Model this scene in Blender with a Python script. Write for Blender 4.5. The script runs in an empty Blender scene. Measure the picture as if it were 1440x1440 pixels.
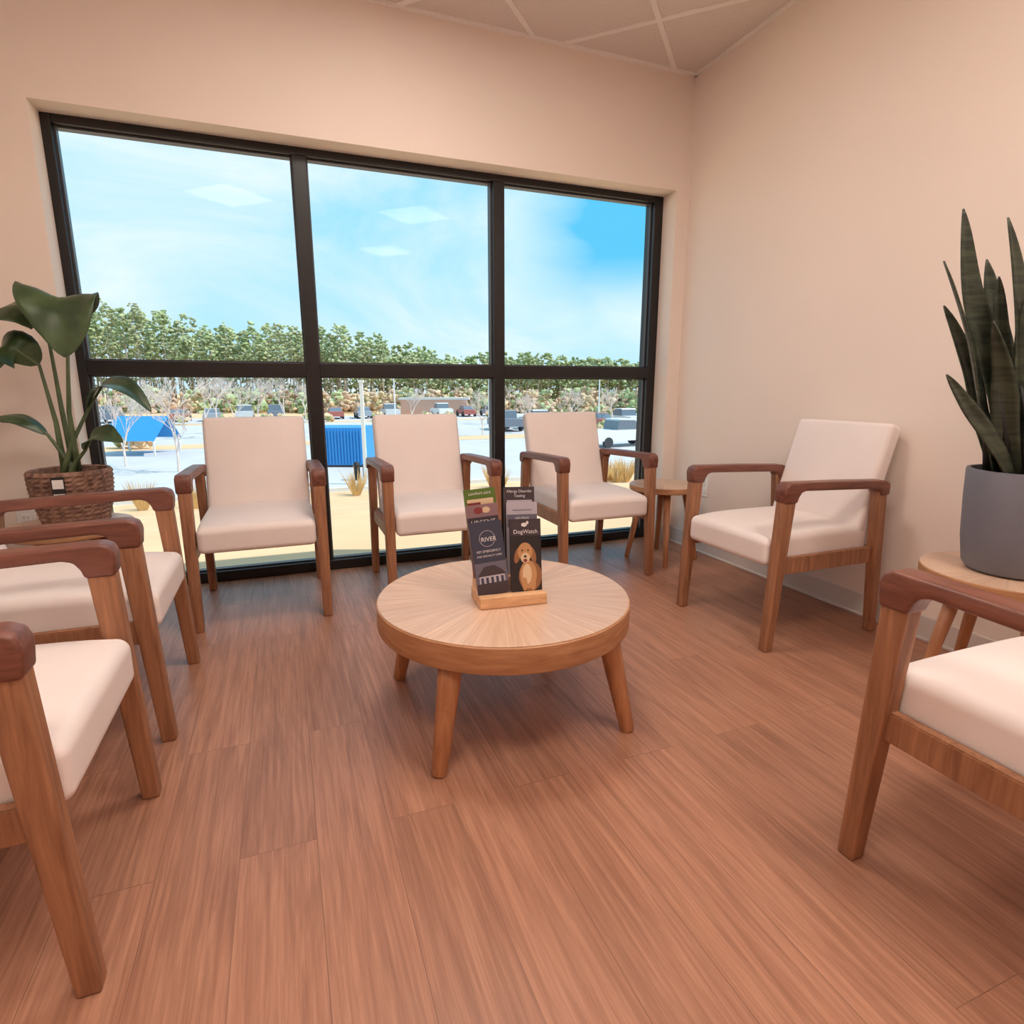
import bpy, bmesh, math, random
from mathutils import Vector, Matrix, noise
random.seed(7)
scene = bpy.context.scene
scene.view_settings.view_transform = 'Standard'
scene.view_settings.look = 'None'

# ------------------------------------------------------------ helpers
def lin(c):
    return tuple(((x/255)/12.92 if x/255 <= .04045 else ((x/255+.055)/1.055)**2.4) for x in c)
def rgba(c): return (*lin(c), 1)

class NT:
    def __init__(s, name):
        s.m = bpy.data.materials.new(name); s.m.use_nodes = True
        s.t = s.m.node_tree; s.n = s.t.nodes; s.b = s.n['Principled BSDF']
    def node(s, typ, **kw):
        nd = s.n.new(typ)
        for k, v in kw.items():
            if k.startswith('_'): setattr(nd, k[1:], v)
            else: nd.inputs[k].default_value = v
        return nd
    def link(s, a, b): s.t.links.new(a, b)

def plain(name, c, rough=.6, var=.06, scale=8, bump=0, metallic=0, bscale=None, spec=.5):
    N = NT(name); b = N.b
    b.inputs['Roughness'].default_value = rough
    b.inputs['Metallic'].default_value = metallic
    b.inputs['Specular IOR Level'].default_value = spec
    tc = N.node('ShaderNodeTexCoord')
    no = N.node('ShaderNodeTexNoise', Scale=scale, Detail=4)
    N.link(tc.outputs['Object'], no.inputs['Vector'])
    r = N.node('ShaderNodeValToRGB')
    l = lin(c)
    r.color_ramp.elements[0].position = .3; r.color_ramp.elements[1].position = .7
    r.color_ramp.elements[0].color = (*[x*(1-var) for x in l], 1)
    r.color_ramp.elements[1].color = (*[min(1, x*(1+var)) for x in l], 1)
    N.link(no.outputs['Fac'], r.inputs['Fac']); N.link(r.outputs['Color'], b.inputs['Base Color'])
    if bump:
        n2 = N.node('ShaderNodeTexNoise', Scale=bscale or 200, Detail=3)
        N.link(tc.outputs['Object'], n2.inputs['Vector'])
        bp = N.node('ShaderNodeBump', Strength=bump, Distance=.005)
        N.link(n2.outputs['Fac'], bp.inputs['Height']); N.link(bp.outputs['Normal'], b.inputs['Normal'])
    return N.m

def wood(name, c1, c2, scl=(40, 40, 3), rough=.45):
    N = NT(name); b = N.b
    tc = N.node('ShaderNodeTexCoord')
    mp = N.node('ShaderNodeMapping'); mp.inputs['Scale'].default_value = scl
    N.link(tc.outputs['Object'], mp.inputs['Vector'])
    no = N.node('ShaderNodeTexNoise', Scale=1, Detail=6, Roughness=.6, Distortion=.6)
    N.link(mp.outputs['Vector'], no.inputs['Vector'])
    r = N.node('ShaderNodeValToRGB')
    r.color_ramp.elements[0].position = .32; r.color_ramp.elements[1].position = .68
    r.color_ramp.elements[0].color = rgba(c1); r.color_ramp.elements[1].color = rgba(c2)
    N.link(no.outputs['Fac'], r.inputs['Fac']); N.link(r.outputs['Color'], b.inputs['Base Color'])
    b.inputs['Roughness'].default_value = rough
    bp = N.node('ShaderNodeBump', Strength=.12, Distance=.002)
    N.link(no.outputs['Fac'], bp.inputs['Height']); N.link(bp.outputs['Normal'], b.inputs['Normal'])
    return N.m

def obj_from(name, verts, faces, mats=(), smooth=False, fm=None, parent=None):
    me = bpy.data.meshes.new(name); me.from_pydata([tuple(v) for v in verts], [], faces)
    for m in mats: me.materials.append(m)
    if fm: me.polygons.foreach_set('material_index', fm)
    if smooth: me.polygons.foreach_set('use_smooth', [True]*len(me.polygons))
    me.update()
    o = bpy.data.objects.new(name, me); scene.collection.objects.link(o)
    if parent: o.parent = parent
    return o

def empty(name, loc=(0, 0, 0), rz=0):
    e = bpy.data.objects.new(name, None); scene.collection.objects.link(e)
    e.empty_display_size = .1; e.location = loc; e.rotation_euler = (0, 0, rz); return e

def boxes(name, lst, mat, parent=None, bevel=0):
    V, F = [], []
    for (x0, x1, y0, y1, z0, z1) in lst:
        k = len(V)
        V += [(x0,y0,z0),(x1,y0,z0),(x1,y1,z0),(x0,y1,z0),(x0,y0,z1),(x1,y0,z1),(x1,y1,z1),(x0,y1,z1)]
        F += [tuple(k+i for i in f) for f in [(0,3,2,1),(4,5,6,7),(0,1,5,4),(1,2,6,5),(2,3,7,6),(3,0,4,7)]]
    o = obj_from(name, V, F, [mat], parent=parent)
    if bevel:
        md = o.modifiers.new('bevel', 'BEVEL'); md.width = bevel; md.segments = 3; md.limit_method = 'ANGLE'
    return o

def rbox_mesh(hx, hy, hz, r, nint=8, fn=None):
    def coords(h):
        e = [0, .12, .3, .55, .8, 1]
        a = [-h + r*t for t in e]; c = [h - r*t for t in reversed(e)]
        m = [-(h-r) + 2*(h-r)*i/nint for i in range(1, nint)] if h > r*1.02 else []
        return a + m + c
    H = (hx, hy, hz); C = [coords(h) for h in H]
    V, F = [], []; idx = {}
    def vid(p):
        q = tuple(round(x, 6) for x in p)
        if q not in idx:
            inner = [max(-(H[i]-r), min(H[i]-r, p[i])) for i in range(3)]
            d = Vector([p[i]-inner[i] for i in range(3)])
            if d.length > 1e-9: d = d.normalized()*r
            w = Vector(inner) + d
            if fn: w = Vector(fn(w))
            idx[q] = len(V); V.append(w)
        return idx[q]
    for ax in range(3):
        a, b2 = (ax+1) % 3, (ax+2) % 3
        for s in (-1, 1):
            for i in range(len(C[a])-1):
                for j in range(len(C[b2])-1):
                    q = []
                    for (ii, jj) in ((i, j), (i+1, j), (i+1, j+1), (i, j+1)):
                        p = [0, 0, 0]; p[ax] = s*H[ax]; p[a] = C[a][ii]; p[b2] = C[b2][jj]
                        q.append(vid(p))
                    if s < 0: q.reverse()
                    if len(set(q)) == 4: F.append(tuple(q))
    return V, F

def rbox(name, hx, hy, hz, r, mat, loc=(0, 0, 0), rx=0, fn=None, parent=None, nint=8):
    V, F = rbox_mesh(hx, hy, hz, r, nint, fn)
    o = obj_from(name, V, F, [mat], smooth=True, parent=parent)
    o.location = loc; o.rotation_euler = (rx, 0, 0); return o

def lathe(name, prof, mat, seg=64, parent=None, loc=(0, 0, 0), smooth=True, mats=None, fmf=None):
    V, F = [], []; n = len(prof)
    for i in range(seg):
        a = 2*math.pi*i/seg
        for (r, z) in prof: V.append((r*math.cos(a), r*math.sin(a), z))
    fm = []
    for i in range(seg):
        j = (i+1) % seg
        for k in range(n-1):
            F.append((i*n+k, j*n+k, j*n+k+1, i*n+k+1)); fm.append(fmf(k) if fmf else 0)
    F.append(tuple(i*n+n-1 for i in range(seg))); fm.append(fmf(n-1) if fmf else 0)
    F.append(tuple(i*n for i in reversed(range(seg)))); fm.append(fmf(0) if fmf else 0)
    o = obj_from(name, V, F, mats or [mat], fm=fm, parent=parent)
    if smooth:
        for p in o.data.polygons:
            if len(p.vertices) == 4: p.use_smooth = True
        md = o.modifiers.new('es', 'EDGE_SPLIT'); md.split_angle = math.radians(40)
    o.location = loc; return o

def tube_data(V, F, pts, radii, seg=8):
    k0 = len(V); pts = [Vector(p) for p in pts]
    for i, p in enumerate(pts):
        d = (pts[min(i+1, len(pts)-1)] - pts[max(i-1, 0)]).normalized()
        ref = Vector((0, 1, 0)) if abs(d.y) < .9 else Vector((1, 0, 0))
        u = d.cross(ref).normalized(); w = d.cross(u)
        for s in range(seg):
            a = 2*math.pi*s/seg
            V.append(p + (u*math.cos(a) + w*math.sin(a))*radii[i])
    for i in range(len(pts)-1):
        for s in range(seg):
            t = (s+1) % seg
            F.append((k0+i*seg+s, k0+i*seg+t, k0+(i+1)*seg+t, k0+(i+1)*seg+s))
    F.append(tuple(k0+(len(pts)-1)*seg+s for s in range(seg)))
    F.append(tuple(k0+s for s in reversed(range(seg))))

def tlerp(pts, t):
    n = len(pts)-1; x = t*n; i = min(int(x), n-1); f = x-i
    P = [Vector(pts[max(0, min(n, i+k))]) for k in (-1, 0, 1, 2)]
    return .5*((2*P[1]) + (P[2]-P[0])*f + (2*P[0]-5*P[1]+4*P[2]-P[3])*f*f + (-P[0]+3*P[1]-3*P[2]+P[3])*f**3)

# ------------------------------------------------------------ materials
M_wall = plain('wall_paint', (239, 223, 211), .85, .015, 2, bump=.05, bscale=120, spec=.2)
M_ceil = plain('ceiling_tile', (228, 216, 208), .9, .03, 60, bump=.25, bscale=300, spec=.1)
M_tbar = plain('ceiling_grid_paint', (244, 236, 230), .5, .01)
M_base = plain('vinyl_baseboard', (214, 204, 197), .5, .02)
M_frame = plain('black_anodised_frame', (24, 20, 21), .35, .05)
M_cush = plain('cream_upholstery', (238, 224, 218), .6, .02, 6, bump=.12, bscale=700, spec=.3)
M_leg = wood('chair_oak', (130, 84, 58), (174, 122, 88), (60, 60, 4), .5)
M_arm = wood('chair_arm_stain', (100, 58, 46), (136, 84, 68), (60, 6, 60), .4)
M_tab = wood('table_oak', (166, 114, 77), (198, 148, 108), (8, 8, 50))
M_tableg = wood('table_leg_oak', (158, 102, 67), (188, 130, 90), (60, 60, 5))
M_lblock = wood('brochure_stand_wood', (200, 150, 108), (230, 184, 140), (10, 60, 60))
M_plastic = plain('outlet_plastic', (240, 236, 232), .4, .01)
M_darkslot = plain('dark_slot', (40, 36, 36), .5, .02)
M_pot = plain('grey_ceramic', (116, 116, 126), .55, .05, 6, bump=.1, bscale=80)
M_soil = plain('soil', (50, 36, 28), .95, .3, 60, bump=.6, bscale=90)

def floor_mat():
    N = NT('oak_plank_floor'); b = N.b
    tc = N.node('ShaderNodeTexCoord')
    mp = N.node('ShaderNodeMapping'); mp.inputs['Rotation'].default_value = (0, 0, math.pi/2)
    N.link(tc.outputs['Object'], mp.inputs['Vector'])
    br = N.node('ShaderNodeTexBrick', Scale=1.0)
    br.inputs['Color1'].default_value = (0, 0, 0, 1); br.inputs['Color2'].default_value = (1, 1, 1, 1)
    br.inputs['Mortar'].default_value = (.5, .5, .5, 1)
    br.inputs['Mortar Size'].default_value = .0010; br.inputs['Mortar Smooth'].default_value = .2
    br.inputs['Brick Width'].default_value = 1.22; br.inputs['Row Height'].default_value = .16
    br.offset = .37; br.offset_frequency = 2
    N.link(mp.outputs['Vector'], br.inputs['Vector'])
    off = N.node('ShaderNodeVectorMath', _operation='SCALE'); off.inputs['Scale'].default_value = 7
    N.link(br.outputs['Color'], off.inputs[0])
    add = N.node('ShaderNodeVectorMath', _operation='ADD')
    N.link(tc.outputs['Object'], add.inputs[0]); N.link(off.outputs[0], add.inputs[1])
    m2 = N.node('ShaderNodeMapping'); m2.inputs['Scale'].default_value = (120, 4.0, 1)
    N.link(add.outputs[0], m2.inputs['Vector'])
    g = N.node('ShaderNodeTexNoise', Scale=1, Detail=7, Roughness=.65, Distortion=.4)
    N.link(m2.outputs[0], g.inputs['Vector'])
    m3 = N.node('ShaderNodeMapping'); m3.inputs['Scale'].default_value = (13, .9, 1)
    N.link(add.outputs[0], m3.inputs['Vector'])
    g2 = N.node('ShaderNodeTexNoise', Scale=1, Detail=7, Roughness=.62, Distortion=2.4)
    N.link(m3.outputs[0], g2.inputs['Vector'])
    r = N.node('ShaderNodeValToRGB')
    r.color_ramp.elements[0].position = .3; r.color_ramp.elements[0].color = rgba((156, 106, 83))
    r.color_ramp.elements[1].position = .66; r.color_ramp.elements[1].color = rgba((188, 137, 110))
    N.link(g.outputs['Fac'], r.inputs['Fac'])
    r2 = N.node('ShaderNodeValToRGB')
    r2.color_ramp.elements[0].position = .34; r2.color_ramp.elements[0].color = (.74, .71, .70, 1)
    r2.color_ramp.elements[1].position = .58; r2.color_ramp.elements[1].color = (1.0, 1.0, 1.0, 1)
    N.link(g2.outputs['Fac'], r2.inputs['Fac'])
    mx = N.node('ShaderNodeMix', _data_type='RGBA', _blend_type='MULTIPLY'); mx.inputs[0].default_value = 1
    N.link(r.outputs['Color'], mx.inputs[6]); N.link(r2.outputs['Color'], mx.inputs[7])
    mr = N.node('ShaderNodeMapRange'); mr.inputs['To Min'].default_value = .9; mr.inputs['To Max'].default_value = 1.06
    N.link(br.outputs['Color'], mr.inputs['Value'])
    m4 = N.node('ShaderNodeMix', _data_type='RGBA', _blend_type='MULTIPLY'); m4.inputs[0].default_value = 1
    N.link(mx.outputs[2], m4.inputs[6]); N.link(mr.outputs[0], m4.inputs[7])
    m5 = N.node('ShaderNodeMix', _data_type='RGBA'); m5.inputs[7].default_value = rgba((100, 64, 50))
    sc = N.node('ShaderNodeMath', _operation='MULTIPLY'); sc.inputs[1].default_value = .55
    N.link(br.outputs['Fac'], sc.inputs[0]); N.link(sc.outputs[0], m5.inputs[0]); N.link(m4.outputs[2], m5.inputs[6])
    N.link(m5.outputs[2], b.inputs['Base Color'])
    b.inputs['Roughness'].default_value = .40
    bp = N.node('ShaderNodeBump', Strength=.10, Distance=.002)
    N.link(g.outputs['Fac'], bp.inputs['Height']); N.link(bp.outputs['Normal'], b.inputs['Normal'])
    return N.m
M_floor = floor_mat()

def sunburst_mat():
    N = NT('sunburst_veneer'); b = N.b
    tc = N.node('ShaderNodeTexCoord'); sp = N.node('ShaderNodeSeparateXYZ')
    N.link(tc.outputs['Object'], sp.inputs[0])
    at = N.node('ShaderNodeMath', _operation='ARCTAN2'); N.link(sp.outputs['Y'], at.inputs[0]); N.link(sp.outputs['X'], at.inputs[1])
    mu = N.node('ShaderNodeMath', _operation='MULTIPLY'); mu.inputs[1].default_value = 20/(2*math.pi); N.link(at.outputs[0], mu.inputs[0])
    fl = N.node('ShaderNodeMath', _operation='FLOOR'); N.link(mu.outputs[0], fl.inputs[0])
    wn = N.node('ShaderNodeTexWhiteNoise', _noise_dimensions='1D'); N.link(fl.outputs[0], wn.inputs['W'])
    le = N.node('ShaderNodeVectorMath', _operation='LENGTH'); N.link(tc.outputs['Object'], le.inputs[0])
    cb = N.node('ShaderNodeCombineXYZ')
    a1 = N.node('ShaderNodeMath', _operation='MULTIPLY'); a1.inputs[1].default_value = 9; N.link(mu.outputs[0], a1.inputs[0])
    a2 = N.node('ShaderNodeMath', _operation='MULTIPLY'); a2.inputs[1].default_value = 7; N.link(le.outputs['Value'], a2.inputs[0])
    N.link(a1.outputs[0], cb.inputs[0]); N.link(a2.outputs[0], cb.inputs[1]); N.link(fl.outputs[0], cb.inputs[2])
    no = N.node('ShaderNodeTexNoise', Scale=1, Detail=5, Roughness=.6, Distortion=.5); N.link(cb.outputs[0], no.inputs['Vector'])
    r = N.node('ShaderNodeValToRGB')
    r.color_ramp.elements[0].position = .3; r.color_ramp.elements[0].color = rgba((200, 160, 132))
    r.color_ramp.elements[1].position = .65; r.color_ramp.elements[1].color = rgba((222, 188, 162))
    N.link(no.outputs['Fac'], r.inputs['Fac'])
    mr = N.node('ShaderNodeMapRange'); mr.inputs['To Min'].default_value = .88; mr.inputs['To Max'].default_value = 1.04
    N.link(wn.outputs['Value'], mr.inputs['Value'])
    mx = N.node('ShaderNodeMix', _data_type='RGBA', _blend_type='MULTIPLY'); mx.inputs[0].default_value = 1
    N.link(r.outputs['Color'], mx.inputs[6]); N.link(mr.outputs[0], mx.inputs[7])
    N.link(mx.outputs[2], b.inputs['Base Color']); b.inputs['Roughness'].default_value = .34
    return N.m
M_sun = sunburst_mat()

def leaf_mat(name, c1, c2, rough=.35, bands=False):
    N = NT(name); b = N.b
    tc = N.node('ShaderNodeTexCoord')
    if bands:
        mp = N.node('ShaderNodeMapping'); mp.inputs['Scale'].default_value = (8, 8, 55)
        N.link(tc.outputs['Object'], mp.inputs['Vector'])
        no = N.node('ShaderNodeTexNoise', Scale=1, Detail=3, Distortion=1.0); N.link(mp.outputs[0], no.inputs['Vector'])
    else:
        no = N.node('ShaderNodeTexNoise', Scale=9, Detail=4); N.link(tc.outputs['Object'], no.inputs['Vector'])
    r = N.node('ShaderNodeValToRGB')
    r.color_ramp.elements[0].position = .38; r.color_ramp.elements[0].color = rgba(c1)
    r.color_ramp.elements[1].position = .62; r.color_ramp.elements[1].color = rgba(c2)
    N.link(no.outputs['Fac'], r.inputs['Fac']); N.link(r.outputs['Color'], b.inputs['Base Color'])
    b.inputs['Roughness'].default_value = rough
    return N.m
M_snake = leaf_mat('snake_plant_leaf', (42, 48, 38), (70, 77, 60), .45, True)
M_snake_dark = plain('snake_plant_base', (28, 30, 26), .6, .1)
M_leafd = leaf_mat('broad_leaf', (46, 66, 40), (74, 94, 58), .35)
M_stem = leaf_mat('leaf_stalk', (74, 90, 60), (102, 118, 82), .45)
def basket_mat():
    N = NT('woven_basket'); b = N.b
    tc = N.node('ShaderNodeTexCoord')
    no = N.node('ShaderNodeTexNoise', Scale=40, Detail=3); N.link(tc.outputs['Object'], no.inputs['Vector'])
    r = N.node('ShaderNodeValToRGB')
    r.color_ramp.elements[0].position = .3; r.color_ramp.elements[0].color = rgba((100, 70, 58))
    r.color_ramp.elements[1].position = .7; r.color_ramp.elements[1].color = rgba((166, 128, 108))
    N.link(no.outputs['Fac'], r.inputs['Fac']); N.link(r.outputs['Color'], b.inputs['Base Color'])
    b.inputs['Roughness'].default_value = .8
    return N.m
M_basket = basket_mat()

def emis(name, c, s):
    N = NT(name); N.b.inputs['Emission Color'].default_value = (*c, 1); N.b.inputs['Emission Strength'].default_value = s
    N.b.inputs['Base Color'].default_value = (.9, .9, .9, 1); return N.m

def glass_mat():
    N = NT('window_glass'); N.n.remove(N.b)
    out = [x for x in N.n if x.type == 'OUTPUT_MATERIAL'][0]
    tr = N.node('ShaderNodeBsdfTransparent'); gl = N.node('ShaderNodeBsdfGlossy', Roughness=0.0)
    mx = N.node('ShaderNodeMixShader'); mx.inputs[0].default_value = .006
    N.link(tr.outputs[0], mx.inputs[1]); N.link(gl.outputs[0], mx.inputs[2]); N.link(mx.outputs[0], out.inputs[0])
    return N.m
M_glass = glass_mat()

# ------------------------------------------------------------ room
XL, XR, YB, YW, ZC = -1.2, 2.355, -3.0, 3.15, 2.75
WX0, WX1, WZ1, YG = -.885, 2.265, 2.16, 3.28
OX0 = -.862
boxes('floor', [(XL-.2, XR+.2, YB-.2, 3.42, -.12, 0)], M_floor)
boxes('ceiling', [(XL-.2, XR+.2, YB-.2, 3.42, ZC, ZC+.1)], M_ceil)
boxes('wall_back', [(XL-.2, OX0, YW, YG, 0, ZC), (XL-.2, WX0, YG, 3.42, 0, ZC), (WX1, XR+.2, YW, 3.42, 0, ZC), (OX0, WX1, YW, YG, WZ1-.025, ZC), (WX0, WX1, YG, 3.42, WZ1, ZC)], M_wall)
boxes('wall_right', [(XR, XR+.2, YB-.2, YW, 0, ZC)], M_wall)
boxes('wall_left', [(XL-.2, XL, YB-.2, YW, 0, ZC)], M_wall)
boxes('wall_front', [(XL, XR, YB-.2, YB, 0, ZC)], M_wall)
boxes('baseboard_right', [(XR-.008, XR, YB, YW, .0, .10), (XR-.016, XR, YB, YW, 0, .012)], M_base, bevel=.003)
boxes('baseboard_left', [(XL, XL+.008, YB, YW, 0, .10)], M_base, bevel=.003)
boxes('baseboard_back', [(XL, OX0, YW-.008, YW, 0, .10), (WX1, XR, YW-.008, YW, 0, .10)], M_base, bevel=.003)
boxes('trim_ceiling', [(XL, XR, YW-.02, YW, ZC-.012, ZC), (XR-.02, XR, YB, YW, ZC-.012, ZC), (XL, XL+.02, YB, YW, ZC-.012, ZC)], M_tbar)
V, F = [], []
def bar(p, q, dz):
    p, q = Vector((*p, 0)), Vector((*q, 0)); d = (q-p).normalized(); n = Vector((-d.y, d.x, 0))*.013
    k = len(V)
    for z in (ZC-dz, ZC+.004):
        for a in (p-n, q-n, q+n, p+n): V.append((a.x, a.y, z))
    for f in [(0,3,2,1),(4,5,6,7),(0,1,5,4),(1,2,6,5),(2,3,7,6),(3,0,4,7)]: F.append(tuple(k+i for i in f))
S = .61*math.sqrt(2)
for n in range(-8, 9):
    c = -.94+n*S; a, b = max(XL, YB+c), min(XR, YW+c)
    if b-a > .05: bar((a, a-c), (b, b-c), .006)
    c = 4.64-n*S; a, b = max(XL, c-YW), min(XR, c-YB)
    if b-a > .05: bar((a, c-a), (b, c-b), .0065)
obj_from('trim_ceiling_grid', V, F, [M_tbar])

M_lamp = emis('led_diffuser', (1.0, .91, .83), 24)
for (i, j) in [(2, 3), (0, 5), (4, 5), (-1, 2)]:  # last cell is an added, unseen panel to brighten back wall and table
    d = -.94+(i+.5)*S; s = 4.64-(j+.5)*S
    x, y = (s+d)/2, (s-d)/2
    e = empty('ceiling_light_panel', (x, y, ZC), math.pi/4)
    h = .29
    boxes('rim', [(-h, h, -h, -h+.02, -.012, .0), (-h, h, h-.02, h, -.012, 0), (-h, -h+.02, -h, h, -.012, 0), (h-.02, h, -h, h, -.012, 0)], M_tbar, parent=e)
    boxes('diffuser', [(-h+.02, h-.02, -h+.02, h-.02, -.008, -.001)], M_lamp, parent=e)

win = empty('window_1', (0, 0, 0))
fw = .06; mull = [.165, 1.195]; ZR = 1.09
L = [(WX0, WX0+fw, YG, YG+.1, 0, WZ1), (WX1-fw, WX1, YG, YG+.1, 0, WZ1),
     (WX0+fw, WX1-fw, YG, YG+.1, WZ1-fw, WZ1), (WX0+fw, WX1-fw, YG, YG+.1, 0, .055)]
L += [(m-.033, m+.033, YG, YG+.1, .055, WZ1-fw) for m in mull]
xs = [WX0+fw] + sum([[m-.033, m+.033] for m in mull], []) + [WX1-fw]
for i in range(0, 6, 2): L.append((xs[i], xs[i+1], YG, YG+.1, ZR-.033, ZR+.033))
boxes('frame', L, M_frame, parent=win, bevel=.003)
M_gasket = plain('glazing_bead', (70, 66, 68), .4, .03)
G, B = [], []
for i in range(0, 6, 2):
    for z0, z1 in ((.055, ZR-.033), (ZR+.033, WZ1-fw)):
        x0, x1 = xs[i], xs[i+1]
        G.append((x0, x1, YG+.05, YG+.052, z0, z1))
        B += [(x0, x0+.008, YG+.03, YG+.05, z0, z1), (x1-.008, x1, YG+.03, YG+.05, z0, z1),
              (x0+.008, x1-.008, YG+.03, YG+.05, z0, z0+.008), (x0+.008, x1-.008, YG+.03, YG+.05, z1-.008, z1)]
V, F = [], []
for (x0, x1, y0, y1, z0, z1) in G:
    k = len(V); V += [(x0, y0, z0), (x1, y0, z0), (x1, y0, z1), (x0, y0, z1)]; F.append((k, k+1, k+2, k+3))
obj_from('glass', V, F, [M_glass], parent=win)
boxes('beads', B, M_gasket, parent=win)

def outlet(loc, rz):
    e = empty('wall_outlet', loc, rz)
    rbox('plate', .036, .003, .058, .0028, M_plastic, (0, -.003, 0), parent=e, nint=2)
    rbox('receptacle_1', .017, .002, .016, .0018, M_plastic, (0, -.007, .022), parent=e, nint=2)
    rbox('receptacle_2', .017, .002, .016, .0018, M_plastic, (0, -.007, -.022), parent=e, nint=2)
    sl = []
    for z in (.024, -.020):
        sl += [(-.008, -.006, -.0095, -.0085, z-.005, z+.005), (.006, .008, -.0095, -.0085, z-.004, z+.004)]
    boxes('slots', sl, M_darkslot, parent=e)
outlet((XR, 2.84, .41), -math.pi/2)
outlet((-1.10, YW, .41), 0)

# ------------------------------------------------------------ armchair
def extrude_profile(name, prof, x0, x1, mat, bevel=.008, seg=4):
    n = len(prof); V = [(x0, y, z) for y, z in prof] + [(x1, y, z) for y, z in prof]
    F = [tuple(range(n)), tuple(reversed(range(n, 2*n)))] + [(i, i+n, (i+1) % n + n, (i+1) % n) for i in range(n)]
    bm = bmesh.new(); vs = [bm.verts.new(v) for v in V]
    for f in F: bm.faces.new([vs[i] for i in f])
    bmesh.ops.recalc_face_normals(bm, faces=bm.faces)
    bmesh.ops.bevel(bm, geom=list(bm.edges), offset=bevel, segments=seg, profile=.5, affect='EDGES', clamp_overlap=True)
    me = bpy.data.meshes.new(name); bm.to_mesh(me); bm.free(); me.materials.append(mat)
    for p in me.polygons: p.use_smooth = True
    return me

def leg_mesh(name, top, foot, tw, fwd, mat):
    tx, ty, tz = top; fx, fy, fz = foot
    h = (tz-fz)/2
    def fn(v):
        t = (v.z+h)/(2*h); t = max(0, min(1, t))
        s = (fwd[0]+(tw[0]-fwd[0])*t)/tw[0]; s2 = (fwd[1]+(tw[1]-fwd[1])*t)/tw[1]
        return (v.x*s + fx+(tx-fx)*t, v.y*s2 + fy+(ty-fy)*t, v.z+h+fz)
    V, F = rbox_mesh(tw[0], tw[1], h, .007, 4, fn)
    me = bpy.data.meshes.new(name); me.from_pydata([tuple(v) for v in V], [], F); me.materials.append(mat)
    for p in me.polygons: p.use_smooth = True
    return me

def seat_fn(v):
    x, y, z = v
    k = max(0, 1-(x/.235)**2)*max(0, 1-(y/.275)**2)
    if z > 0: z += .016*k**.6
    if y < 0: z -= .012*(abs(y)/.27)**3
    return (x, y, z)
def back_fn(v):
    x, y, z = v
    k = max(0, 1-(x/.235)**2)*max(0, 1-(z/.235)**2)
    if y < 0: y -= .012*k**.6
    return (x, y, z)

Vs, Fs = rbox_mesh(.232, .268, .054, .025, 10, seat_fn)
seat_me = bpy.data.meshes.new('seat'); seat_me.from_pydata([tuple(v) for v in Vs], [], Fs)
Vs, Fs = rbox_mesh(.232, .034, .228, .020, 10, back_fn)
back_me = bpy.data.meshes.new('backrest'); back_me.from_pydata([tuple(v) for v in Vs], [], Fs)
for me in (seat_me, back_me):
    me.materials.append(M_cush)
    for p in me.polygons: p.use_smooth = True
arm_prof = [(-.250, .583), (-.284, .583), (-.289, .630), (-.282, .651), (-.262, .660), (.0, .653), (.225, .643), (.252, .634), (.256, .616), (.254, .583),
            (.210, .583), (.200, .603), (.180, .612), (-.188, .626), (-.208, .620), (-.220, .602), (-.225, .583)]
arm_me = {s: extrude_profile('armrest', arm_prof, s*.258-.029, s*.258+.029, M_arm, .008) for s in (-1, 1)}
fl_me = {s: leg_mesh('front_leg', (s*.258, -.254, .60), (s*.258, -.288, 0), (.024, .027), (.019, .019), M_leg) for s in (-1, 1)}
bl_me = {s: leg_mesh('rear_leg', (s*.258, .226, .60), (s*.258, .275, 0), (.021, .026), (.018, .019), M_leg) for s in (-1, 1)}
def rail_me(name, x0, x1, y0, y1, z0, z1):
    bm = bmesh.new(); bmesh.ops.create_cube(bm, size=1)
    for v in bm.verts:
        v.co = Vector((x0+(v.co.x+.5)*(x1-x0), y0+(v.co.y+.5)*(y1-y0), z0+(v.co.z+.5)*(z1-z0)))
    bmesh.ops.bevel(bm, geom=list(bm.edges), offset=.003, segments=2, affect='EDGES')
    me = bpy.data.meshes.new(name); bm.to_mesh(me); bm.free(); me.materials.append(M_leg); return me
side_me = {s: rail_me('side_rail', s*.25-.013, s*.25+.013, -.25, .235, .302, .366) for s in (-1, 1)}
cross_me = rail_me('rear_rail', -.24, .24, .222, .248, .302, .366)
front_me = rail_me('front_rail', -.24, .24, -.09, -.065, .318, .355)

def chair(x, y, rz):
    e = empty('upholstered_armchair', (x, y, 0), rz)
    def put(me, n, loc=(0, 0, 0), rx=0):
        o = bpy.data.objects.new(n, me); scene.collection.objects.link(o); o.parent = e
        o.location = loc; o.rotation_euler = (rx, 0, 0); return o
    put(seat_me, 'seat', (0, -.03, .393)); put(back_me, 'backrest', (0, .264, .634), math.radians(-16))
    for i, s in enumerate((-1, 1)):
        put(arm_me[s], f'armrest_{i+1}'); put(fl_me[s], f'front_leg_{i+1}'); put(bl_me[s], f'rear_leg_{i+1}'); put(side_me[s], f'side_rail_{i+1}')
    put(cross_me, 'rear_rail'); put(front_me, 'front_rail')
R90 = math.pi/2
chair(-.135, 2.89, 0); chair(.675, 2.89, 0); chair(1.54, 2.86, 0)
chair(1.965, 1.865, -R90)
chair(-.665, 1.267, R90); chair(-.665, 2.04, R90)
chair(1.345, .465, math.pi)

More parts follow.
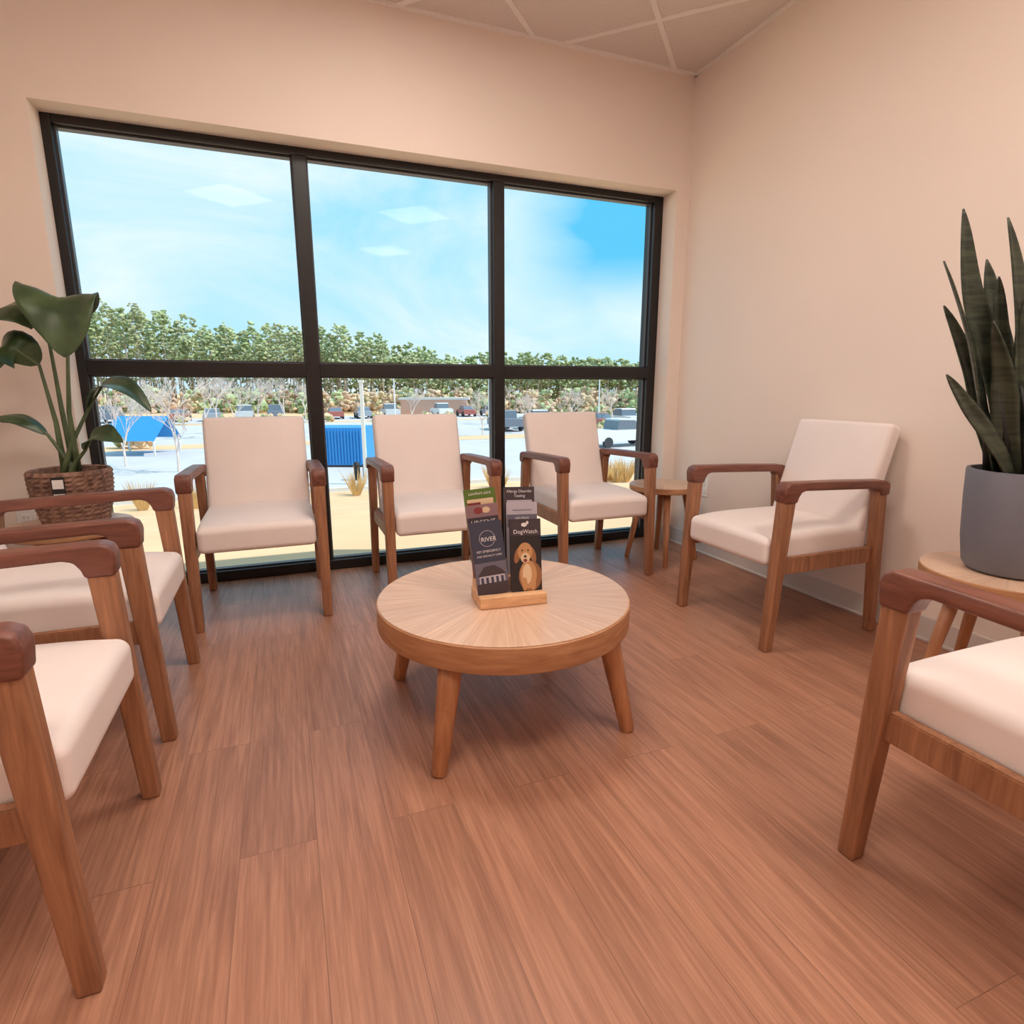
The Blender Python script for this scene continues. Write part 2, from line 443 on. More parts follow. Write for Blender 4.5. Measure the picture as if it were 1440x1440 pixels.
# ------------------------------------------------------------ coffee table
ct = empty('round_coffee_table', (.60, 1.62, 0)); TH = .372; TR = .388
lathe('apron', [(0.33, TH-.078), (TR-.004, TH-.078), (TR, TH-.072), (TR, TH-.006), (TR-.004, TH-.0025), (.3, TH-.0025)], M_tab, 96, parent=ct)
lathe('table_top', [(TR-.005, TH-.004), (TR-.003, TH-.001), (TR-.006, TH)], M_sun, 96, parent=ct)
for i, (sx, sy) in enumerate(((-1, -1), (1, -1), (1, 1), (-1, 1))):
    V, F = [], []
    tube_data(V, F, [(sx*.238, sy*.238, TH-.07), (sx*.245, sy*.245, .24), (sx*.287, sy*.283, .004), (sx*.288, sy*.284, 0)], [.033, .031, .021, .019], 20)
    obj_from(f'leg_{i+1}', V, F, [M_tableg], smooth=True, parent=ct)

def side_table(x, y, rot=.6, H=.475, r=.225):
    e = empty('round_side_table', (x, y, 0), rot)
    lathe('apron', [(r-.03, H-.034), (r-.004, H-.034), (r, H-.03), (r, H-.004), (r-.003, H-.0015), (.1, H-.0015)], M_tab, 64, parent=e)
    lathe('table_top', [(r-.003, H-.003), (r-.002, H-.001), (r-.005, H)], M_sun, 64, parent=e)
    for i in range(4):
        a = math.pi/4 + i*math.pi/2; c, s = math.cos(a), math.sin(a)
        V, F = [], []
        tube_data(V, F, [(c*.12, s*.12, H-.03), (c*.2, s*.2, 0.003), (c*.2, s*.2, 0)], [.022, .014, .012], 16)
        obj_from(f'leg_{i+1}', V, F, [M_tableg], smooth=True, parent=e)
side_table(2.02, 1.035, .2, .455); side_table(2.05, 2.82, .3, .450, .2); side_table(-.85, 2.85, .5, .450, .22)

# ------------------------------------------------------------ brochure stand
bs = empty('brochure_display_stand', (.594, 1.56, TH), math.radians(-5))
rbox('base', .102, .062, .018, .004, M_lblock, (0, 0, .018), parent=bs, nint=3)
rbox('tier_2', .098, .036, .022, .004, M_lblock, (0, .026, .056), parent=bs, nint=3)
rbox('tier_3', .098, .016, .022, .004, M_lblock, (0, .046, .098), parent=bs, nint=3)
def flat(c): return plain('brochure_print', c, .35, .02)
def text(s, size, loc, mat, par):
    cu = bpy.data.curves.new('lettering', 'FONT'); cu.body = s; cu.size = size; cu.align_x = 'CENTER'; cu.materials.append(mat)
    o = bpy.data.objects.new('lettering', cu); scene.collection.objects.link(o); o.parent = par
    o.location = loc; o.rotation_euler = (R90, 0, 0)
M_white = flat((225, 220, 218)); M_navy = flat((56, 58, 76)); M_blk = flat((36, 30, 32)); M_green = flat((86, 112, 40)); M_mauve = flat((140, 108, 112))
M_greyb = flat((104, 98, 112)); M_dark = flat((62, 50, 56)); M_gold = flat((190, 140, 94)); M_goldd = flat((150, 100, 62)); M_cream = flat((220, 190, 154)); M_pale = flat((180, 172, 182)); M_red = flat((130, 52, 52))
def brochure(x, y, z, col, ry, rot=-.16, h=.215, w=.096):
    b = empty('brochure', (x, y, z)); b.parent = bs; b.rotation_euler = (rot, ry, 0)
    boxes('sheets', [(-w/2, w/2, 0, .006, 0, h)], col, parent=b)
    return b
def patch(b, x0, x1, z0, z1, mat, d=.0006): boxes('print_block', [(x0, x1, -d, .0, z0, z1)], mat, parent=b)
def disc(b, x, z, rx, rz_, mat, d, a=0):
    n = 24; V = []
    for i in range(n):
        t = 2*math.pi*i/n; u, v = rx*math.cos(t), rz_*math.sin(t)
        V.append((x+u*math.cos(a)-v*math.sin(a), -d, z+u*math.sin(a)+v*math.cos(a)))
    obj_from('print_shape', V, [tuple(range(n))], [mat], parent=b)
b = brochure(-.056, .040, .120, M_green, -.07); text('comfort care', .013, (0, -.001, .198), M_white, b); patch(b, -.04, .04, .15, .185, M_cream); patch(b, -.04, .0, .15, .175, M_red, .0009)
b = brochure(.048, .038, .120, M_dark, .03); text('Allergy Disorder', .012, (0, -.001, .198), M_white, b); text('Testing', .012, (0, -.001, .184), M_white, b); patch(b, -.04, .04, .13, .175, M_pale)
b = brochure(-.056, .010, .078, M_mauve, -.07); patch(b, -.047, .047, .15, .178, M_dark); text('URGENT', .019, (0, -.001, .156), M_white, b); disc(b, -.012, .198, .014, .010, M_red, .001); disc(b, .012, .198, .012, .009, M_cream, .001)
b = brochure(.048, .010, .078, M_pale, .03); patch(b, -.047, .047, .14, .178, M_greyb); text('HELPING', .011, (0, -.001, .163), M_white, b); text('PROTECT PETS', .011, (0, -.001, .148), M_white, b); patch(b, -.03, .03, .19, .192, M_dark)
b = brochure(-.053, -.036, .036, M_navy, -.08, -.2)
disc(b, 0, .165, .024, .024, M_pale, .0008); disc(b, 0, .165, .0225, .0225, M_navy, .0011)
text('RIVER', .018, (.004, -.0016, .157), M_white, b); text('PET EMERGENCY', .0095, (0, -.001, .125), M_white, b); text('AND SPECIALTY CARE', .0075, (0, -.001, .112), M_white, b)
patch(b, -.047, .047, .0, .095, M_greyb); patch(b, -.047, .047, .0, .035, M_dark, .0009)
V = [(-.044, -.0012, .056), (.044, -.0012, .056), (.03, -.0012, .072), (.01, -.0012, .086), (-.02, -.0012, .084)]
obj_from('print_roof', V, [(0, 1, 2, 3, 4)], [M_dark], parent=b); patch(b, -.038, .038, .035, .056, M_pale, .0011)
for k in range(5): patch(b, -.034+k*.015, -.026+k*.015, .035, .052, M_navy, .0014)
b = brochure(.046, -.038, .036, M_blk, .03, -.2)
patch(b, -.047, .047, .165, .215, M_dark); text('DogWatch', .017, (0, -.001, .172), M_white, b); disc(b, -.004, .198, .009, .006, M_white, .001); disc(b, .006, .204, .004, .005, M_white, .0012)
disc(b, .012, .045, .036, .045, M_goldd, .0008); disc(b, .006, .05, .026, .042, M_gold, .0011); disc(b, .002, .052, .014, .030, M_cream, .0014)
disc(b, -.006, .022, .008, .020, M_gold, .0017); disc(b, .020, .022, .008, .020, M_gold, .0017)
disc(b, -.027, .108, .009, .024, M_goldd, .0017, -.25); disc(b, .021, .108, .009, .024, M_goldd, .0017, .25)
disc(b, -.003, .118, .023, .027, M_gold, .002); disc(b, -.003, .100, .014, .015, M_cream, .0023)
disc(b, -.003, .104, .0045, .0035, M_blk, .0026); disc(b, -.012, .122, .0025, .003, M_blk, .0026); disc(b, .006, .122, .0025, .003, M_blk, .0026)
disc(b, -.003, .092, .006, .005, M_red, .0026)

# ------------------------------------------------------------ plants
def leaf_data(V, F, mids, width, side, nv=6, nu=22, fold=.25, prof=None, wave=0, twist=0):
    k0 = len(V); mids = [Vector(m) for m in mids]; side = Vector(side).normalized()
    for i in range(nu+1):
        t = i/nu; p = tlerp(mids, t)
        d = (tlerp(mids, min(1, t+.02))-tlerp(mids, max(0, t-.02))).normalized()
        s = (side - d*side.dot(d)).normalized()
        s = Matrix.Rotation(twist*t, 3, d) @ s
        n = s.cross(d).normalized()
        w = width*prof(t)
        for j in range(-nv, nv+1):
            u = j/nv
            V.append(p + s*w*u + n*(abs(u)*w*fold + wave*w*math.sin(t*19+j)*abs(u)))
    m = 2*nv+1
    for i in range(nu):
        for j in range(m-1):
            F.append((k0+i*m+j, k0+i*m+j+1, k0+(i+1)*m+j+1, k0+(i+1)*m+j))
blade = lambda t: (0.55+.45*math.sin(min(1, t*1.5)*math.pi/2))*max(.015, (1-t**3.2))
ovate = lambda t: max(.01, math.sin(math.pi*t**.85))**.8
sp = empty('potted_snake_plant', (2.02, 1.035, .456))
PH = .308
lathe('pot', [(.09, 0), (.108, .004), (.120, .02), (.132, .10), (.140, .22), (.143, PH-.006), (.141, PH), (.132, PH), (.130, PH-.03), (.1, PH-.04)], M_pot, 64, parent=sp)
lathe('soil', [(.12, PH-.045), (.13, PH-.03), (.05, PH-.022)], M_soil, 40, parent=sp)
Rv = Vector((.9323, -.3616, 0)); Fv = Vector((.3616, .9323, 0))
def loc(r, f, z): return Rv*r + Fv*f + Vector((0, 0, z))
blades = [
 (-.06, .02, -.285, .02, .74, -.03, .040), (-.085, .0, -.345, -.02, .60, .02, .032), (-.08, -.05, -.335, -.08, .30, .0, .028),
 (-.03, -.05, -.215, -.05, .70, .02, .036), (-.02, .03, -.17, .06, .62, .0, .040), (.0, -.06, -.15, -.07, .52, -.02, .040),
 (.02, .0, -.08, .02, .68, .02, .038), (.06, -.04, .02, -.06, .55, -.02, .034), (-.05, .05, -.25, .09, .50, .02, .036),
 (.04, .06, -.03, .10, .66, .0, .036), (-.06, -.03, -.22, -.06, .44, .02, .036), (.01, -.03, -.10, .0, .42, .0, .040), (.07, .05, .10, .12, .5, .0, .03),
 (-.04, .0, -.19, -.02, .56, -.02, .036), (.05, .0, .08, -.02, .40, .02, .034)]
V, F = [], []
for i, (br_, bf, tr, tf, tz, bend, w) in enumerate(blades):
    z0 = PH-.03
    mid1 = loc(br_+(tr-br_)*.28-bend*.5, bf+(tf-bf)*.25, z0+tz*.33); mid2 = loc(br_+(tr-br_)*.66+bend*.5, bf+(tf-bf)*.6, z0+tz*.68)
    side = (Rv*1.0 + Fv*math.sin(i*1.1)*.6)
    leaf_data(V, F, [loc(br_, bf, z0), mid1, mid2, loc(tr, tf, z0+tz)], w, side, nv=3, nu=24, fold=.35, prof=blade, wave=.05, twist=.7*math.sin(i*2.3))
o = obj_from('leaves', V, F, [M_snake], smooth=True, parent=sp)
md = o.modifiers.new('s', 'SOLIDIFY'); md.thickness = .004
V, F = [], []
for i in range(7):
    a = i*.9; r0 = .07; ox = -.05+.5*r0*math.cos(a); oy = r0*math.sin(a)
    tube_data(V, F, [loc(ox, oy, PH-.03), loc(ox-.03, oy*1.05, PH+.09+.03*(i % 3)), loc(ox-.07, oy*1.1, PH+.2+.02*(i % 3))], [.012, .010, .004], 8)
obj_from('leaf_sheaths', V, F, [M_snake_dark], smooth=True, parent=sp)

bp_ = empty('potted_bird_of_paradise', (-.83, 2.86, .451))
BH = .225
prof = [(.10, 0)]
for i in range(0, 25):
    t = i/24; r = .112+.030*math.sin(t*math.pi*.55); prof.append((r + (.004 if i % 2 else 0), .004+t*(BH-.01)))
prof += [(.136, BH), (.128, BH-.004), (.124, BH-.03), (.08, BH-.035)]
o = lathe('woven_basket', prof, M_basket, 96, parent=bp_, smooth=False)
for v in o.data.vertices:
    a = math.atan2(v.co.y, v.co.x); rr = math.hypot(v.co.x, v.co.y)
    if rr > .108 and v.co.z < BH-.003:
        k = 1+.018*math.sin(a*24 + (math.pi if int(v.co.z*100) % 2 else 0)); v.co.x *= k; v.co.y *= k
lathe('soil', [(.11, BH-.05), (.122, BH-.03), (.05, BH-.025)], M_soil, 40, parent=bp_)
tg = empty('care_tag', (-.0, -.153, 0), 0); tg.parent = bp_
boxes('tag_card', [(-.022, .022, -.002, 0, .12, .21)], M_darkslot, parent=tg)
boxes('tag_label', [(-.018, .018, -.0035, -.0022, .165, .20), (-.018, .018, -.0035, -.0022, .13, .145)], M_plastic, parent=tg)
V, F = [], []; VS, FS = [], []
Zb = BH-.03
leaves = [
 ((.10, -.04, .52), [(.10, -.04, .52), (.11, -.07, .63), (.15, -.12, .675), (.19, -.17, .63), (.205, -.19, .54), (.20, -.20, .46)], .125, (.96, .25, -.12)),
 ((.0, .0, .54), [(.0, .0, .54), (.04, -.03, .62), (-.03, -.08, .655), (-.14, -.12, .61), (-.22, -.14, .52)], .090, (.25, .85, .55)),
 ((-.03, -.03, .44), [(-.03, -.03, .44), (-.06, -.08, .50), (-.13, -.12, .485), (-.20, -.13, .42), (-.25, -.14, .33)], .085, (.6, .7, .5)),
 ((.10, .02, .27), [(.10, .02, .27), (.17, .0, .35), (.25, -.03, .365), (.33, -.05, .335), (.40, -.06, .26)], .055, (.1, .9, .4)),
 ((.10, -.03, .11), [(.10, -.03, .11), (.14, -.05, .155), (.20, -.07, .175), (.25, -.09, .165), (.30, -.10, .145)], .048, (.1, .8, .6)),
 ((-.05, -.02, .17), [(-.05, -.02, .17), (-.10, -.04, .225), (-.16, -.05, .245), (-.22, -.06, .24), (-.28, -.07, .21)], .042, (.1, .9, .3)),
]
for i, (bp0, pts, w, sd) in enumerate(leaves):
    P = [loc(p[0], p[1], p[2]+Zb) for p in pts]
    leaf_data(V, F, P, w, loc(*sd), nv=6, nu=24, fold=-.22, prof=ovate, wave=.05)
    a = i*1.2; b0 = Vector((.03*math.cos(a), .03*math.sin(a), Zb-.01))
    e_ = loc(bp0[0], bp0[1], bp0[2]+Zb); m_ = b0.lerp(e_, .5); m_.x *= .65; m_.y *= .65
    tube_data(VS, FS, [b0, b0.lerp(m_, .6), m_, m_.lerp(e_, .55), e_, tlerp(P, .3), tlerp(P, .6)], [.014, .011, .009, .007, .006, .004, .002], 10)
o = obj_from('leaves', V, F, [M_leafd], smooth=True, parent=bp_)
md = o.modifiers.new('s', 'SOLIDIFY'); md.thickness = .0015
obj_from('stalks', VS, FS, [M_stem], smooth=True, parent=bp_)

# ------------------------------------------------------------ exterior
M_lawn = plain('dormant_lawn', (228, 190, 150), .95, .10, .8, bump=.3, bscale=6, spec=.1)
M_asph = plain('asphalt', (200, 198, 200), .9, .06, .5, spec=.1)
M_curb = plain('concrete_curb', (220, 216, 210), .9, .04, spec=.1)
V, F = [], []
ys = [(3.43, -.14), (6, -.3), (10, -.9), (16, -2.0), (20, -2.9), (23.5, -3.0)]
for (y, z) in ys: V += [(-60, y, z), (60, y, z)]
for i in range(len(ys)-1): F.append((2*i, 2*i+1, 2*i+3, 2*i+2))
obj_from('lawn', V, F, [M_lawn])
obj_from('parking_lot', [(-160, 23.5, -3), (180, 23.5, -3), (180, 88, -3), (-160, 88, -3)], [(0, 1, 2, 3)], [M_asph])
obj_from('far_field', [(-400, 88, -3), (400, 88, -3), (400, 420, -3), (-400, 420, -3)], [(0, 1, 2, 3)], [M_lawn])
boxes('curb', [(-60, 60, 23.55, 23.8, -3, -2.86)], M_curb)
obj_from('planting_median', [(-30, 44, -2.99), (70, 44, -2.99), (70, 47.5, -2.99), (-30, 47.5, -2.99), (-60, 72, -2.99), (90, 72, -2.99), (90, 75, -2.99), (-60, 75, -2.99)], [(0, 1, 2, 3), (4, 5, 6, 7)], [M_lawn])

def cam_pt(u, fwd, z=-3):
    lat = u*fwd; return (.3616*fwd+.9323*lat, .9323*fwd-.3616*lat, z)

ico = bmesh.new(); bmesh.ops.create_icosphere(ico, subdivisions=1, radius=1)
IV = [v.co.copy() for v in ico.verts]; IF = [tuple(v.index for v in f.verts) for f in ico.faces]; ico.free()
M_pine = plain('pine_foliage', (156, 168, 122), .9, .25, .6, spec=.1)  # pine colours lightened to stand in for distance haze
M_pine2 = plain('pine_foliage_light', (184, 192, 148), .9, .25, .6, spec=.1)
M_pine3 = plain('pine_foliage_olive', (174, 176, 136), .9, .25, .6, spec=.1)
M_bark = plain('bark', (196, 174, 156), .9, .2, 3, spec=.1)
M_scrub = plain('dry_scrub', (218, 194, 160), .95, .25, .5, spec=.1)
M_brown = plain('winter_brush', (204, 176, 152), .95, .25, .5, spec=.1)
V, F, FM = [], [], []
def blob(c, rx, rz, m):
    k = len(V)
    for p in IV:
        s = 1+random.uniform(-.4, .4); V.append((c[0]+p.x*rx*s, c[1]+p.y*rx*s, c[2]+p.z*rz*s))
    for f in IF: F.append(tuple(k+i for i in f)); FM.append(m)
prof_h = [(-1.2, 21), (-.75, 20.5), (-.66, 19.5), (-.57, 17.8), (-.45, 15.2), (-.37, 15.6), (-.26, 15), (-.2, 12.8), (-.12, 10.8), (0, 10.6), (.1, 9.8), (.3, 9.6), (.8, 10)]
def hh(u):
    for (a, x), (b, y) in zip(prof_h, prof_h[1:]):
        if a <= u <= b: return x+(y-x)*(u-a)/(b-a)
    return 10
for row in range(5):
    n = 110
    for i in range(n):
        u = -1.1+1.75*i/n + random.uniform(-.008, .008); fwd = 112+row*4.5+random.uniform(-2, 2)
        x, y, z = cam_pt(u, fwd); H = hh(u)*random.uniform(.74, 1.06)*(1+.015*row)
        k = len(V); tt = .17
        V += [(x-tt, y, z), (x+tt, y, z), (x, y+tt, z), (x, y, z+H*.95)]; F += [(k, k+1, k+3), (k+1, k+2, k+3), (k+2, k, k+3)]; FM += [2]*3
        m = random.choice([0, 0, 1, 3]); lo = random.choice([.35, .5, .62]) if row < 2 else random.choice([.05, .2, .4])
        R0 = random.uniform(1.3, 2.6)
        for j in range(52):
            t = lo+(1-lo)*random.random()**.8
            rr = min(1, (1.08-t)*3)*R0+.15
            an = random.uniform(0, 6.28); rd = rr*math.sqrt(random.random())
            blob((x+rd*math.cos(an), y+rd*math.sin(an), z+H*t-.3), random.uniform(.2, .5), random.uniform(.14, .34), m if random.random() < .75 else random.choice([1, 3]))
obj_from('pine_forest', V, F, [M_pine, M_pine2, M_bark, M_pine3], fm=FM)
V, F, FM = [], [], []
for i in range(560):
    u = random.uniform(-1.0, .5); fwd = random.uniform(93, 108); x, y, z = cam_pt(u, fwd)
    h = random.uniform(.6, 4.2); mm_ = random.choice([0, 1, 2, 3, 3])
    for j in range(10): blob((x+random.uniform(-1, 1), y+random.uniform(-1, 1), z+h*random.uniform(.1, 1)), random.uniform(.25, .65), random.uniform(.2, .5), mm_)
for i in range(36):
    x = random.uniform(-25, 55); y = random.choice([45.7, 73.5])+random.uniform(-.6, .6); z = -2.97
    for j in range(9): blob((x+random.uniform(-.5, .5), y+random.uniform(-.5, .5), z+.3+random.uniform(0, .5)), random.uniform(.2, .4), random.uniform(.2, .4), random.choice([0, 2, 2]))
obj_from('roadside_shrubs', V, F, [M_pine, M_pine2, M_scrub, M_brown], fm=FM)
V, F = [], []
for i in range(30):
    cx = random.uniform(-12, 22); cy = random.uniform(20.6, 22.4); cz = -2.93
    for j in range(90):
        a = random.uniform(0, 6.28); l = random.uniform(.5, 1.1); s = random.uniform(.1, .55); w = .025
        b0 = Vector((cx+.12*math.cos(a), cy+.12*math.sin(a), cz)); t0 = b0+Vector((math.cos(a)*s*l, math.sin(a)*s*l, l))
        k = len(V); V += [b0+Vector((-w, 0, 0)), b0+Vector((w, 0, 0)), t0]; F.append((k, k+1, k+2))
obj_from('dry_grass_clumps', V, F, [plain('dry_grass', (218, 184, 130), .9, .2, 2, spec=.1)])

M_bare = plain('pale_branches', (228, 210, 200), .9, .08, 3, spec=.1)
def bare_tree(u, fwd, H):
    V, F = [], []
    def grow(p, d, l, r, depth):
        q = p + d*l
        tube_data(V, F, [p, p.lerp(q, .5)+Vector((random.uniform(-.04, .04), random.uniform(-.04, .04), 0))*l, q], [r, r*.85, r*.65], 5 if depth < 2 else 3)
        if depth == 5: return
        for k in range(3 if depth < 4 else 2):
            a = random.uniform(0, 6.28); s = random.uniform(.35, .75)
            nd = (d + Vector((math.cos(a)*s, math.sin(a)*s, random.uniform(.0, .35)))).normalized()
            grow(p.lerp(q, random.uniform(.55, 1)), nd, l*random.uniform(.62, .85), max(.014, r*.55), depth+1)
    grow(Vector((0, 0, 0)), Vector((0, 0, 1)), H*.27, H*.012, 0)
    o = obj_from('bare_tree', V, F, [M_bare]); o.location = cam_pt(u, fwd)
for (u, f, h) in [(-.665, 30, 5.6), (-.575, 28, 6.0), (-.62, 45, 6.5), (-.52, 47, 6.6), (-.47, 52, 6.2), (-.385, 60, 7), (-.17, 61, 5.8), (-.05, 50, 5.2), (.03, 52, 5.2), (.1, 60, 5.6), (.17, 58, 5.6), (-.70, 52, 6.5), (-.5, 66, 7.5), (-.43, 61, 7), (-.35, 68, 7), (-.02, 66, 6.5)]:
    bare_tree(u, f, h)

M_tyre = plain('tyre', (60, 60, 64), .8, .05); M_cglass = plain('car_glass', (110, 122, 134), .15, .03)
paints = [plain('car_paint', c, .3, .02) for c in ((235, 235, 235), (160, 166, 176), (120, 128, 142), (176, 100, 92), (210, 210, 212))]
def car_mesh(paint, truck):
    bm = bmesh.new()
    def ext(prof, y0, y1, mi):
        n = len(prof); a = [bm.verts.new((x, y0, z)) for x, z in prof]; b = [bm.verts.new((x, y1, z)) for x, z in prof]
        fs = [bm.faces.new(a), bm.faces.new(list(reversed(b)))] + [bm.faces.new((a[i], b[i], b[(i+1) % n], a[(i+1) % n])) for i in range(n)]
        for f in fs: f.material_index = mi
    if truck:
        ext([(-2.7, .45), (2.7, .45), (2.75, .8), (2.6, 1.1), (1.2, 1.18), (-.9, 1.18), (-2.7, 1.15)], -.95, .95, 0)
        ext([(-.9, 1.15), (1.2, 1.15), (.6, 1.8), (-.75, 1.85)], -.82, .82, 2); ext([(-.78, 1.8), (.62, 1.76), (.5, 1.9), (-.7, 1.9)], -.8, .8, 0)
    else:
        ext([(-2.2, .35), (2.2, .35), (2.25, .65), (2.1, .85), (1.1, .98), (-1.6, 1.02), (-2.2, .95)], -.9, .9, 0)
        ext([(-1.7, .98), (1.15, .95), (.4, 1.42), (-1.1, 1.46)], -.76, .76, 2); ext([(-1.15, 1.42), (.42, 1.38), (.3, 1.5), (-1.0, 1.5)], -.74, .74, 0)
    for x in ((-1.7, 1.75) if truck else (-1.35, 1.4)):
        for y in (-.88, .88):
            r = bmesh.ops.create_cone(bm, cap_ends=True, segments=16, radius1=.36, radius2=.36, depth=.24, matrix=Matrix.Translation((x, y, .36)) @ Matrix.Rotation(R90, 4, 'X'))
            for v in r['verts']:
                for f in v.link_faces: f.material_index = 1
    bmesh.ops.recalc_face_normals(bm, faces=bm.faces)
    me = bpy.data.meshes.new('parked_car'); bm.to_mesh(me); bm.free()
    for m in (paint, M_tyre, M_cglass): me.materials.append(m)
    return me
cms = [car_mesh(p, i % 2 == 0) for i, p in enumerate(paints)]
def car(x, y, mi, rz, nm='parked_car'):
    o = bpy.data.objects.new(nm, cms[mi]); scene.collection.objects.link(o); o.location = (x, y, -3); o.rotation_euler = (0, 0, rz)
x, y, _ = cam_pt(.185, 41); car(x, y, 0, .1, 'pickup_truck')
for i in range(16):
    if i in (3, 8, 12): continue
    car(-26+i*3.6, 81, (i*3+1) % 5, R90)
for i in range(12):
    if i in (2, 5): continue
    car(10+i*3.3, 53, (i*2+1) % 5, R90)

M_blue = plain('blue_steel', (50, 146, 216), .5, .04); M_wht = plain('white_post', (236, 232, 228), .6, .02)
e = empty('blue_storage_container', cam_pt(-.286, 31), -.38)
rib = [(-1.25+i*.16, -1.17+i*.16, -1.27, -1.2, .15, 1.9) for i in range(16)]
boxes('shell', [(-1.3, 1.3, -1.2, 1.2, .1, 2.0)], M_blue, parent=e); boxes('ribs', rib, M_blue, parent=e)
boxes('skids', [(-1.3, 1.3, -1.2, -1.0, 0, .1), (-1.3, 1.3, 1.0, 1.2, 0, .1)], M_tyre, parent=e)
e = empty('blue_canopy', cam_pt(-.635, 36), -.35)
obj_from('roof', [(-1.7, -1.5, .9), (1.7, -1.5, .9), (1.9, 0, 2.3), (-1.2, 0, 2.3), (1.7, 1.5, .9), (-1.7, 1.5, .9)], [(0, 1, 2, 3), (3, 2, 4, 5)], [M_blue], parent=e)
boxes('posts', [(x-.04, x+.04, y-.04, y+.04, 0, .92) for x in (-1.6, 1.6) for y in (-1.4, 1.4)], M_wht, parent=e)
for (u, f) in [(-.268, 25.5), (-.252, 25.5)]:
    e = empty('trash_bin', cam_pt(u, f))
    lathe('drum', [(.13, 0), (.14, .02), (.14, .65), (.15, .68), (.1, .8)], M_darkslot, 20, parent=e)
e = empty('white_column_sign', cam_pt(-.253, 24.4, -3), -.3)
boxes('post', [(-.07, .07, -.07, .07, 0, 4.2)], M_wht, parent=e); boxes('cap', [(-.11, .11, -.11, .11, 4.2, 4.3)], M_wht, parent=e)
for (x, y, h) in [(2.5, 57, 5.2), (12, 68, 5.5), (22, 64, 5.4), (34, 60, 5.4)]:
    e = empty('parking_lot_lamp', (x, y, -3))
    lathe('pole', [(.1, 0), (.09, .3), (.06, h)], M_wht, 12, parent=e)
    boxes('head', [(-.5, .1, -.14, .14, h, h+.12)], M_wht, parent=e)
e = empty('distant_building', cam_pt(-.13, 91), -.35)
boxes('body', [(-5, 5, -1.5, 1.5, 0, 2.2)], plain('brick', (214, 168, 146), .9, .1), parent=e); boxes('roof', [(-5.3, 5.3, -1.7, 1.7, 2.2, 2.5)], M_curb, parent=e)

# ------------------------------------------------------------ sky + sun
w = bpy.data.worlds.new('sky'); scene.world = w; w.use_nodes = True; t = w.node_tree; bg = t.nodes['Background']
tc = t.nodes.new('ShaderNodeTexCoord'); sx = t.nodes.new('ShaderNodeSeparateXYZ'); t.links.new(tc.outputs['Generated'], sx.inputs[0])
r = t.nodes.new('ShaderNodeValToRGB'); t.links.new(sx.outputs['Z'], r.inputs['Fac'])
r.color_ramp.elements[0].position = 0; r.color_ramp.elements[0].color = rgba((178, 228, 248))
r.color_ramp.elements[1].position = .6; r.color_ramp.elements[1].color = rgba((116, 202, 242))
m = r.color_ramp.elements.new(.25); m.color = rgba((146, 218, 246))
mrx = t.nodes.new('ShaderNodeMapRange'); mrx.inputs['From Min'].default_value = .38; mrx.inputs['From Max'].default_value = .48
nz = t.nodes.new('ShaderNodeTexNoise'); nz.inputs['Scale'].default_value = 2.4; nz.inputs['Detail'].default_value = 8; nz.inputs['Roughness'].default_value = .58; nz.inputs['Distortion'].default_value = .8
mpn = t.nodes.new('ShaderNodeMapping'); mpn.inputs['Scale'].default_value = (1, 1, 2.2); mpn.inputs['Location'].default_value = (3.1, .4, 1.7)
t.links.new(tc.outputs['Generated'], mpn.inputs[0]); t.links.new(mpn.outputs[0], nz.inputs['Vector'])
ax = t.nodes.new('ShaderNodeMath'); ax.operation = 'MULTIPLY_ADD'; ax.inputs[1].default_value = .35; t.links.new(nz.outputs['Fac'], ax.inputs[0])
sb = t.nodes.new('ShaderNodeMath'); sb.operation = 'ADD'; sb.inputs[1].default_value = -.17; t.links.new(sx.outputs['X'], sb.inputs[0]); t.links.new(sb.outputs[0], ax.inputs[2])
t.links.new(ax.outputs[0], mrx.inputs['Value'])
mzz = t.nodes.new('ShaderNodeMapRange'); mzz.inputs['From Min'].default_value = .11; mzz.inputs['From Max'].default_value = .2; t.links.new(sx.outputs['Z'], mzz.inputs['Value'])
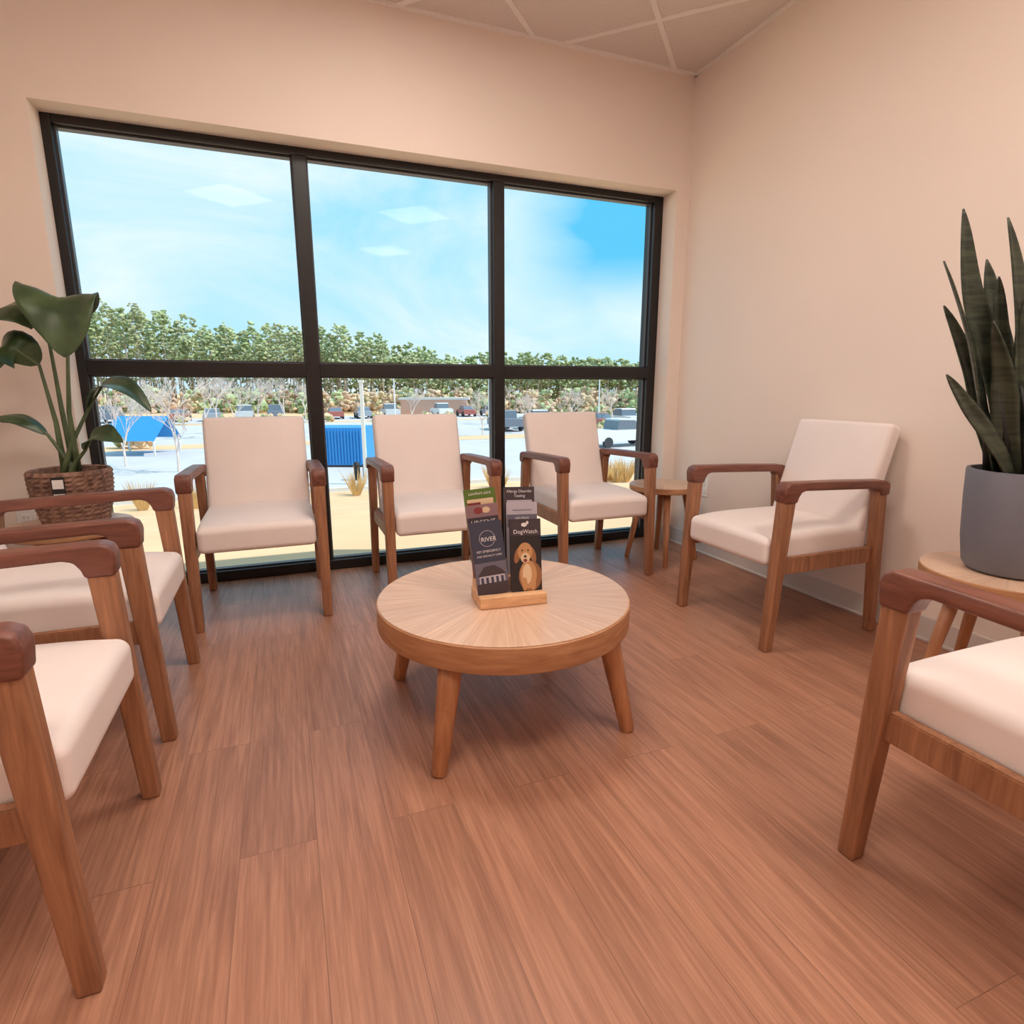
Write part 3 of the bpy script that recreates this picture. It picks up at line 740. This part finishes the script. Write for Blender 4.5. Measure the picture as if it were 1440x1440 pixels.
mm = t.nodes.new('ShaderNodeMath'); mm.operation = 'MULTIPLY'; t.links.new(mrx.outputs[0], mm.inputs[0]); t.links.new(mzz.outputs[0], mm.inputs[1])
mb = t.nodes.new('ShaderNodeMix'); mb.data_type = 'RGBA'; mb.inputs[7].default_value = rgba((92, 196, 240)); t.links.new(mm.outputs[0], mb.inputs[0]); t.links.new(r.outputs[0], mb.inputs[6])
cr = t.nodes.new('ShaderNodeValToRGB'); cr.color_ramp.elements[0].position = .38; cr.color_ramp.elements[0].color = (0.05, 0.05, 0.05, 1); cr.color_ramp.elements[1].position = .68; cr.color_ramp.elements[1].color = (.8, .8, .8, 1)
t.links.new(nz.outputs['Fac'], cr.inputs['Fac'])
inv = t.nodes.new('ShaderNodeMath'); inv.operation = 'SUBTRACT'; inv.inputs[0].default_value = 1; t.links.new(mm.outputs[0], inv.inputs[1])
cf = t.nodes.new('ShaderNodeMath'); cf.operation = 'MULTIPLY'; t.links.new(cr.outputs[0], cf.inputs[0]); t.links.new(inv.outputs[0], cf.inputs[1])
mc = t.nodes.new('ShaderNodeMix'); mc.data_type = 'RGBA'; mc.inputs[7].default_value = rgba((234, 245, 250)); t.links.new(cf.outputs[0], mc.inputs[0]); t.links.new(mb.outputs[2], mc.inputs[6])
t.links.new(mc.outputs[2], bg.inputs['Color']); bg.inputs['Strength'].default_value = 1.14

sl = bpy.data.lights.new('sun', 'SUN'); sl.energy = 4.2; sl.color = (1, .95, .88); sl.angle = .01
so = bpy.data.objects.new('sun', sl); scene.collection.objects.link(so)
so.rotation_euler = Vector((-.75, .35, -1.0)).to_track_quat('-Z', 'Y').to_euler(); so.location = (10, -5, 20)

# ------------------------------------------------------------ camera
cam = bpy.data.cameras.new('camera'); cam.sensor_width = 36; cam.lens = 820/1440*36; cam.clip_end = 1000; cam.clip_start = .02
co = bpy.data.objects.new('camera', cam); scene.collection.objects.link(co)
co.location = (0, 0, 1.0); co.rotation_euler = (math.radians(90-12.05), 0, math.radians(-21.2))
scene.camera = co
